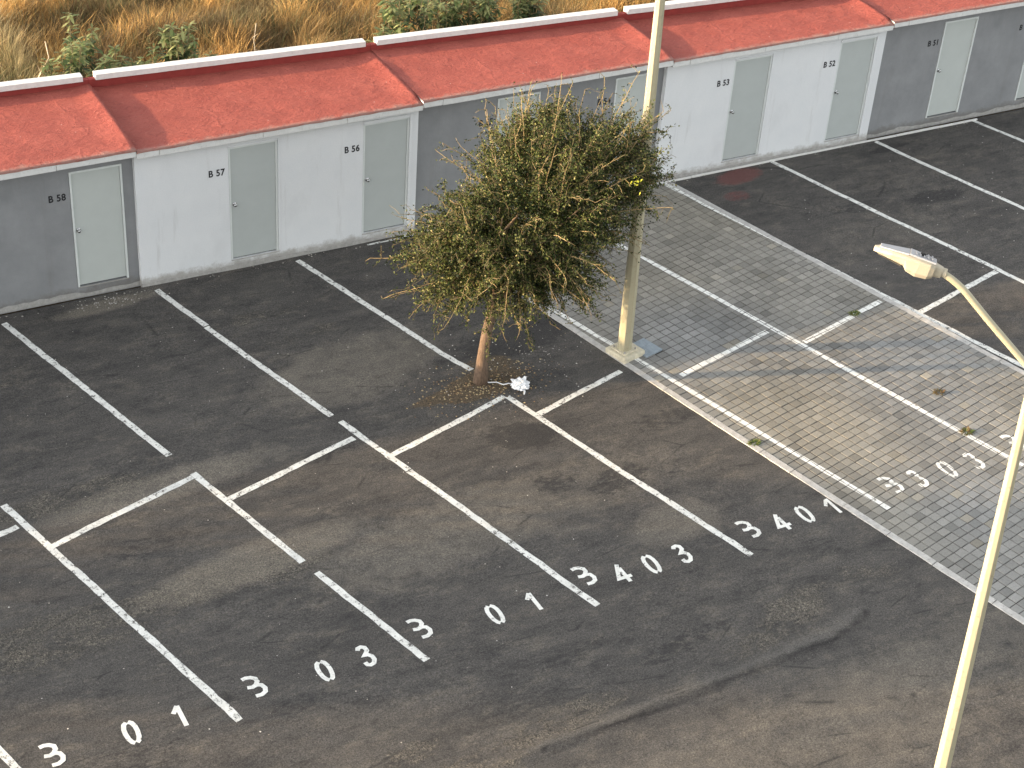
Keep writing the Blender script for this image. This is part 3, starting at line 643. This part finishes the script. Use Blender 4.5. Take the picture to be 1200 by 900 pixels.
# ------------------------------------------------------------------ tree
def rvec(s=1): return Vector((random.gauss(0, s), random.gauss(0, s), random.gauss(0, s)))
def leafquad(g, p, d, up, L, W, col, mi=0):
    s = d.cross(up); s = s.normalized() if s.length > 1e-4 else Vector((1, 0, 0))
    g.add([p, p + d * L * .5 + s * W, p + d * L, p + d * L * .5 - s * W], [(0, 1, 2, 3)], col, mi)
def make_tree(loc, label, seed, scale=1.0, ntw=640, far=False):
    random.seed(seed); root = empty('tree', loc, label=label, cat='tree')
    hv = Vector((.5074, .8617, 0)); rr = RRv
    t = MB(); tp = [Vector((0, 0, -.05)), Vector((.0, .0, .25)), rr * .02 + UZ * .6, rr * .055 + UZ * .95, rr * .12 + UZ * 1.35, rr * .2 + UZ * 1.7]
    t.tube([p * scale for p in tp], [.125 * scale, .095 * scale, .084 * scale, .080 * scale, .078 * scale, .065 * scale], 14); t.build('trunk', MAT['bark'], root, smooth=True)
    C0 = rr * .62 + UZ * 2.80 + hv * .45; ea = (rr * .74 + UZ * .67).normalized(); ec = hv; eb = ec.cross(ea).normalized()
    ra, rb_, rc = 2.0, 1.10, 1.40
    def E(u, v, w_): return C0 + ea * (u * ra) + eb * (v * rb_) + ec * (w_ * rc)
    def ctr(p): q = p - C0; return Vector((q.dot(ea) / ra, q.dot(eb) / rb_, q.dot(ec) / rc))
    tips = []
    SUB = [Vector((-.35, -.55, -.55)), Vector((.0, -.72, -.45)), Vector((-.62, -.45, -.35)), Vector((.3, -.8, -.2))]
    while len(SUB) < 25:
        e_ = Vector((random.uniform(-.85, .85), random.uniform(-.8, .8), random.uniform(-.8, .8)))
        if e_.length < .86 and all((e_ - q_).length > .33 for q_ in SUB): SUB.append(e_)
    for k in range(11):
        e_ = Vector((random.uniform(-.75, .8), random.uniform(-.6, .6), random.uniform(-.7, .7))); q = E(*e_)
        a = tp[-2 + (k % 2)] ; mid = a.lerp(q, .45) + rvec(.08) + UZ * .18; pts = [a, a.lerp(mid, .5) + rvec(.03), mid, mid.lerp(q, .5) + rvec(.05), q]
        lb = MB(); lb.tube([p * scale for p in pts], [.045 * scale, .036 * scale, .028 * scale, .018 * scale, .009 * scale], 7, (.22, .15, .09)); lb.build('limb', MAT['stem'], root, smooth=True, attr=True); tips.append(pts)
    g = MB()
    def leafcol(tone):  # tips yellower by nature; inner leaves darkened to paint in crown shade
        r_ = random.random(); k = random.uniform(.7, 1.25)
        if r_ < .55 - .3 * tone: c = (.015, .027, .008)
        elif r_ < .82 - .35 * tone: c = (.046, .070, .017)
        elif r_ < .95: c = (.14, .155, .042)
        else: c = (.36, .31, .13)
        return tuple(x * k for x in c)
    def leaves(p, q, n_, tone, L=.040):
        d0 = (q - p).normalized()
        for _ in range(n_):
            b = p.lerp(q, random.random()) + rvec(.018); d = (d0 * .5 + rvec(.7)).normalized()
            leafquad(g, b * scale, d, rvec(1).normalized(), L * random.uniform(.7, 1.3) * scale, .0095 * random.uniform(.8, 1.4) * scale, leafcol(tone), 0)
    EXT = [(rr * .14 + UZ * 2.12 - hv * .15, 26), (rr * -.42 + UZ * 2.25, 26), (rr * .60 + UZ * 2.05 - hv * .05, 26), (rr * .30 + UZ * 2.55 - hv * .45, 40), (rr * -.5 + UZ * 2.55, 14), (rr * .9 + UZ * 2.35 - hv * .2, 24), (rr * -.12 + UZ * 2.7 - hv * .45, 32)]
    XP = [c0 + rvec(.20) for c0, n0 in EXT for _ in range(n0)]
    for k in range(ntw + len(XP)):
        while True:
            e_ = Vector((random.uniform(-1, 1), random.uniform(-1, 1), random.uniform(-1, 1)))
            e_ = random.choice(SUB) + e_ * .24
            if .12 < e_.length < .86: break
        p = E(*e_)
        if k >= ntw: p = XP[k - ntw]
        if p.z < 1.5: continue
        c_ = (p - tp[-1]).normalized(); out = (c_ * .65 + (p - C0).normalized() * .6 + rvec(.28)).normalized()
        low = p.z < 2.6
        outer = random.random() < .30
        Lg = random.uniform(.40, .7) if not outer else random.uniform(.8, 1.25)
        droop = random.uniform(.10, .42) if low else random.uniform(-.1, .30)
        if outer and p.z > 3.1: out = (out + UZ * .35 - rr * .15).normalized(); droop = random.uniform(-.1, .2)
        n_ = 7; pts = [p]; d = out.copy()
        for i in range(n_):
            d = (d + Vector((0, 0, -droop * .32)) + rvec(.09)).normalized(); pts.append(pts[-1] + d * Lg / n_)
        for i in range(len(pts)):
            if ctr(pts[i]).length > (1.5 if outer or k >= ntw else 1.18): pts = pts[:max(i, 2)]; break
        tan = random.uniform(.75, 1.2); tc = (.26 * tan, .19 * tan, .095 * tan) if outer else (.12 * tan, .09 * tan, .05 * tan)
        r0 = .0085 if outer else .007
        g.tube([q * scale for q in pts], [scale * (r0 * (1 - .62 * i / len(pts))) for i in range(len(pts))], 3, tc, False, 1)
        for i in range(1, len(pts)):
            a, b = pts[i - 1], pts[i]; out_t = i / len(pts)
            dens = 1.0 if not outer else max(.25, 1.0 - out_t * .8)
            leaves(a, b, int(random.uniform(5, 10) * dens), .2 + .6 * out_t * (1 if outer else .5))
            for _ in range(2 if dens > .5 else 1):
                dd = ((b - a).normalized() * .8 + rvec(.75)).normalized(); le = random.uniform(.09, .26) * (1 if not outer else .8)
                q = b + dd * le * .55 + rvec(.01); q2 = q + (dd + Vector((0, 0, -.35)) + rvec(.3)).normalized() * le * .5
                g.tube([b * scale, q * scale, q2 * scale], [.0042 * scale, .0033 * scale, .002 * scale], 3, tuple(x * .95 for x in tc), False, 1)
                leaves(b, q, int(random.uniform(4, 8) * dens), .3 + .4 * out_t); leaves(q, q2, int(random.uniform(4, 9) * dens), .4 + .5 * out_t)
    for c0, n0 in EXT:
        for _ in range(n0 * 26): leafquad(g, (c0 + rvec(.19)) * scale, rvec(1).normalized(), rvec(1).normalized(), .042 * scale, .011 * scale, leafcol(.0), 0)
    # dense inner clumps
    for k in range(400 if not far else 320):
        while True:
            e_ = Vector((random.uniform(-1, 1), random.uniform(-1, 1), random.uniform(-1, 1)))
            e_ = random.choice(SUB) + e_ * .20
            if e_.length < .90: break
        p = E(*e_)
        for _ in range(70): 
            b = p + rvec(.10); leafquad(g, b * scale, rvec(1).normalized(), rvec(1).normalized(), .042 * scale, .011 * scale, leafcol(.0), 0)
    if far:  # extra big leaves thicken the added shading tree
        for _ in range(9000): 
            e_ = rvec(.55); b = E(*e_); leafquad(g, b * scale, rvec(1).normalized(), rvec(1).normalized(), .12, .05, leafcol(.0), 0)
    if not far:
        p = C0 + rr * 1.36 + UZ * 1.10 - hv * .95
        for _ in range(18): leafquad(g, p + rvec(.045), rvec(1).normalized(), rvec(1).normalized(), .05, .016, (.50, .50, .06))
    g.build('crown', [MAT['leaf'], MAT['stem']], root, attr=True)
    return root
make_tree((6.15, -4.66, .05), 'wind-leaning small-leaved tree growing through the asphalt beside the lamp post', 11)
make_tree((-14.0, -3.3, 0), 'unseen tree added beyond the left edge to shade the foreground', 23, 1.3, 200, True)  # added out of view to cast the dark band across the asphalt

# ------------------------------------------------------------------ field behind
random.seed(5)
def field_h(x, y):
    m1 = .5 + .5 * mnoise.noise(Vector((x * .55, y * .75, 4.2))); m2 = .5 + .5 * mnoise.noise(Vector((x * 1.6, y * 1.9, 9.1)))
    return .15 + .65 * m1 + .28 * m2
xs = np.arange(-12, 30, .3); ys = np.arange(3.0, 26, .3); g = MB()
vs = [(x_, y_, field_h(x_, y_) * min(1, (y_ - 2.9) / .8)) for y_ in ys for x_ in xs]; nx = len(xs)
g.add(vs, [(j * nx + i, j * nx + i + 1, (j + 1) * nx + i + 1, (j + 1) * nx + i) for j in range(len(ys) - 1) for i in range(nx - 1)])
tag(g.build('field', MAT['earth'], smooth=True), kind='structure')
def make_grass():
    V = []; F = []; C = []; rg = np.random.default_rng(3)
    tuft = []
    for _ in range(15500):
        x = rg.uniform(-2, 21); y = 3.0 + 11.5 * rg.random() ** 1.1
        # keep the part the parapet does not hide
        if y > 14 - .12 * x: continue
        tuft.append((x, y))
    nb = 0
    for x, y in tuft:
        hh = field_h(x, y); dn = mnoise.noise(Vector((x * .8, y * 1.0, 20))); tn = mnoise.noise(Vector((x * .45 + 7, y * .6, 31)))
        hgt = .52 + .45 * max(dn, -.5) + .25 * rg.random(); kb = 16
        lean = rg.normal(0, .28, 2) + np.array([.12, -.05])
        straw = .5 + tn * 1.3
        if straw > .55: base = np.array([.58, .36, .13])
        elif straw > .2: base = np.array([.38, .25, .105])
        else: base = np.array([.20, .16, .08])
        if x < 2.6 and y < 9: base = np.array([.47, .37, .19])
        if rg.random() < .14 or mnoise.noise(Vector((x * 1.1, y * 1.3, 77))) > .22: base = np.array([.15, .105, .055])
        if rg.random() < .12 + .3 * max(0, -tn): base = np.array([.15, .16, .07])
        for k in range(kb):
            a = rg.uniform(0, 2 * math.pi); L = hgt * rg.uniform(.55, 1.15); sp = rg.uniform(.08, .6)
            bx, by = x + rg.normal(0, .07), y + rg.normal(0, .07)
            dx, dy = math.cos(a) * sp + lean[0] * .5, math.sin(a) * sp + lean[1] * .5
            w_ = rg.uniform(.002, .0055); px, py = -math.sin(a) * w_, math.cos(a) * w_
            z0 = hh - .05; b = len(V)
            V += [(bx - px, by - py, z0), (bx + px, by + py, z0), (bx + dx * L * .45 + px, by + dy * L * .45 + py, z0 + L * .6), (bx + dx * L * .45 - px, by + dy * L * .45 - py, z0 + L * .6), (bx + dx * L * 1.25, by + dy * L * 1.25, z0 + L * .93)]
            F += [(b, b + 1, b + 2, b + 3), (b + 3, b + 2, b + 4)]
            cc = base * rg.uniform(.65, 1.3); C += [tuple(cc), tuple(cc * 1.15)]
    me = bpy.data.meshes.new('dry_grass'); me.from_pydata(V, [], F); me.materials.append(MAT['grass'])
    a = me.attributes.new('tint', 'FLOAT_COLOR', 'FACE'); arr = np.ones((len(F), 4), np.float32); arr[:, :3] = np.array(C); a.data.foreach_set('color', arr.ravel())
    o = bpy.data.objects.new('dry_grass', me); COL.objects.link(o); return tag(o, 'tall golden dry grass covering the field behind the storage row', 'grass', kind='stuff')
make_grass()
def shrub(x, y, h, n_ro, spread, label, seed, group='leafy shrubs behind the parapet'):
    random.seed(seed); root = empty('leafy_shrub', (x, y, .3), label=label, cat='shrub', group=group)
    st = MB(); lf = MB()
    for k in range(n_ro):
        a = random.uniform(0, 6.28); rr_ = spread * math.sqrt(random.random()); top = Vector((math.cos(a) * rr_, math.sin(a) * rr_ * .6, h * random.uniform(.72, 1.05) - .3))
        b = Vector((top.x * .25, top.y * .25, -.2)); st.tube([b, b.lerp(top, .5) + rvec(.03), top], [.016, .012, .007], 5, (.20, .16, .09))
        for j in range(40):
            t_ = random.random() ** .6; o_ = b.lerp(top, .45 + .55 * t_); an = random.uniform(0, 6.28); el = random.uniform(-.5, .75) if t_ > .6 else random.uniform(-.7, .2)
            d = Vector((math.cos(an) * math.cos(el), math.sin(an) * math.cos(el), math.sin(el))); L = random.uniform(.12, .23); s_ = d.cross(UZ).normalized() * L * .14; dr = Vector((0, 0, -L * .22))
            kk = random.uniform(.7, 1.3); c = ((.26 * kk, .28 * kk, .12 * kk) if random.random() < .55 else (.11 * kk, .15 * kk, .055 * kk)) if t_ > .62 else (.045 * kk, .07 * kk, .028 * kk)
            p0 = o_; p1 = o_ + d * L * .4; p2 = o_ + d * L * .75 + dr * .5; p3 = o_ + d * L + dr
            lf.add([p0, p1 + s_, p1 - s_, p2 + s_ * .8, p2 - s_ * .8, p3], [(0, 1, 2), (2, 1, 3, 4), (4, 3, 5)], c)
    st.build('stem', MAT['stem'], root, attr=True); lf.build('foliage', MAT['leaf'], root, attr=True)
SH = [(2.72, 5.3, 1.75, 10, .42, 'leafy shrub with pale rosettes just left of the first coping gap'), (3.15, 6.1, 1.9, 6, .35, 'taller thin shrub standing in the grass above the first coping gap'),
      (3.35, 5.1, 1.6, 9, .38, 'bushy shrub with pale rosettes just right of the first coping gap'), (4.1, 5.15, 1.5, 9, .48, 'low dark green shrub between the first coping gap and the large round shrub'), (4.85, 5.2, 1.85, 14, .42, 'large round green shrub left of the bare dry stem'),
      (5.55, 5.15, 1.5, 3, .2, 'small pale shrub close to the bare dry stem'), (8.55, 4.75, 1.55, 6, .35, 'small yellow-green shrub at the left end of the long green thicket'), (9.45, 5.1, 1.85, 16, .55, 'broad pale shrub second from the left in the long green thicket'),
      (10.35, 5.15, 1.75, 15, .5, 'dark leafy shrub in the middle of the long green thicket'), (11.2, 5.1, 1.8, 15, .5, 'leafy shrub fourth from the left in the long green thicket'), (12.1, 5.1, 1.8, 14, .5, 'leafy shrub at the right end of the long green thicket by the top edge'), (10.2, 6.3, 1.8, 14, .5, 'rear shrub half hidden behind the long green thicket')]
for i, (x_, y_, h_, n_, sp_, lb) in enumerate(SH): shrub(x_, y_, h_ + .24, n_, sp_, lb, 40 + i, 'shrubs near the first coping gap' if x_ < 7 else 'shrubs of the long green thicket')
def dry_stem(pts, r0, label, seed):
    random.seed(seed); root = empty('dry_stem', pts[0], label=label, cat='dead stem', group='bare dry stems in the grass'); g = MB(); o = Vector(pts[0]); P_ = [Vector(p) - o for p in pts]
    g.tube(P_, [r0 * (1 - .6 * i / len(P_)) for i in range(len(P_))], 6, (.52, .43, .30)); g.build('stem', MAT['stem'], root, attr=True, smooth=True)
    for k in range(3):
        i = random.randint(1, len(P_) - 2); d = (UZ * .7 + rvec(.5)).normalized(); t = MB(); t.tube([P_[i], P_[i] + d * .2 + rvec(.03), P_[i] + d * .45 + rvec(.06)], [r0 * .6, r0 * .45, r0 * .25], 5, (.50, .41, .29)); t.build('side_twig', MAT['stem'], root, attr=True)
dry_stem([(1.95, 5.3, .6), (1.98, 5.3, 1.0), (2.2, 5.35, 1.4), (2.45, 5.4, 1.75), (2.42, 5.45, 2.05)], .018, 'forked pale dry stem in the grass near the left edge', 1)
dry_stem([(1.55, 5.3, .6), (1.45, 5.3, 1.1), (1.5, 5.35, 1.5), (1.42, 5.3, 1.9)], .014, 'thin pale dry stem at the very left edge above the coping', 2)
dry_stem([(6.22, 4.9, .6), (6.23, 4.9, 1.2), (6.2, 4.95, 1.7), (6.25, 4.95, 2.05)], .013, 'upright bare dry stem behind the middle of the long white coping', 3)

# ------------------------------------------------------------------ small things
def weed(x, y, r_, n_, cols, label, seed):
    random.seed(seed); g = MB()
    for k in range(n_):
        a = random.uniform(0, 6.28); rr_ = r_ * math.sqrt(random.random()) * .55; p = Vector((math.cos(a) * rr_, math.sin(a) * rr_ * .6, 0)); d = Vector((math.cos(a) * .8 + random.gauss(0, .3), math.sin(a) * .8 + random.gauss(0, .3), random.uniform(.1, .9))).normalized()
        L = random.uniform(.035, .09); s_ = d.cross(UZ).normalized() * .008; c = random.choice(cols); k_ = random.uniform(.7, 1.3)
        g.add([p - s_ * .5, p + s_ * .5, p + d * L * .6 + s_, p + d * L * .6 - s_, p + d * L + Vector((0, 0, -.02))], [(0, 1, 2, 3), (3, 2, 4)], tuple(v_ * k_ for v_ in c))
    o = g.build('weed', MAT['leaf'], attr=True); o.location = (x, y, .018); tag(o, label, 'weed', 'weeds between the pavers')
GR = [(.08, .13, .03), (.14, .17, .05), (.20, .20, .07)]; BR = [(.17, .10, .05), (.12, .10, .04), (.22, .17, .08)]
weed(12.9, -5.26, .13, 90, GR, 'green weed growing on the white divider line in the pavers', 1)
weed(12.72, -7.7, .12, 60, BR, 'brown withered weed in the middle of the sunlit pavers', 2)
weed(12.42, -8.72, .16, 110, GR + BR, 'spreading green weed on the white stall line near the number B 303', 3)
weed(9.22, -7.66, .13, 80, GR, 'small green weed beside the left concrete kerb of the pavers', 4)
# crumpled plastic by the tree
random.seed(9)
bm = bmesh.new(); bmesh.ops.create_icosphere(bm, subdivisions=4, radius=.13)
for v in bm.verts:
    q = v.co.normalized(); n1 = mnoise.noise(q * 3.1); n2 = abs(mnoise.noise(q * 7)); n3 = abs(mnoise.noise(q * 15))
    v.co = q * (.13 * (.85 + .45 * n1 + .35 * n2 + .25 * n3)); v.co.z = max(v.co.z * .7, -.03)
me = bpy.data.meshes.new('plastic_bag'); bm.to_mesh(me); bm.free(); me.materials.append(MAT['litter'])
o = bpy.data.objects.new('plastic_bag', me); COL.objects.link(o); o.location = (6.66, -5.0, .07); tag(o, 'crumpled white plastic bag lying on the asphalt by the tree trunk', 'litter')
g = MB(); g.tube([(-.05, .03, .0), (-.16, .09, .01), (-.24, .10, .0), (-.30, .20, .0), (-.42, .24, .0), (-.46, .30, -.005)], .009, 5); g.build('torn_strip', MAT['litter'], o, smooth=True)
g = MB(); g.tube([(.02, -.05, -.03), (-.0, -.15, -.035), (-.04, -.21, -.04)], [.022, .018, .008], 5); g.build('torn_strip', MAT['litter'], o, smooth=True)
# scattered chips of stone and dry leaves, too many to count
random.seed(21); g = MB()
def chip(x, y, r_, c):
    z = hz(x, y) + .004; n_ = random.randint(4, 6); a0 = random.random() * 6
    vs = [(x + r_ * math.cos(a0 + 6.283 * k / n_) * random.uniform(.6, 1.2), y + r_ * math.sin(a0 + 6.283 * k / n_) * random.uniform(.6, 1.2), z) for k in range(n_)] + [(x, y, z + r_ * .7)]
    g.add(vs, [(k, (k + 1) % n_, n_) for k in range(n_)], c)
for _ in range(520): chip(random.gauss(6.15, .55), random.gauss(-4.75, .26), random.uniform(.008, .022), random.choice([(.20, .13, .07), (.30, .22, .12), (.12, .08, .05), (.35, .28, .16)]))
for _ in range(160): chip(random.gauss(6.9, .7), random.gauss(-4.4, .6), random.uniform(.006, .016), random.choice([(.5, .48, .44), (.3, .25, .18), (.4, .38, .34)]))
for _ in range(190):
    x_, y_ = random.uniform(-3, 6.5), random.uniform(-11, -.3); chip(x_, y_, random.uniform(.005, .013), random.choice([(.5, .48, .45), (.35, .32, .28)]))
for _ in range(70): chip(random.uniform(14, 20), random.uniform(-5, -.3), random.uniform(.006, .014), (.45, .43, .40))
for _ in range(70): chip(random.gauss(1.75, .35), random.gauss(-.24, .09), random.uniform(.005, .02), (.36, .34, .31))
for _ in range(120): chip(random.uniform(-2, 20), random.uniform(-.16, -.05), random.uniform(.008, .02), (.3, .28, .25))
tag(g.build('loose_grit', MAT['stem'], attr=True), 'scattered pale stone chips and dry leaf bits on the asphalt', 'grit', kind='stuff')
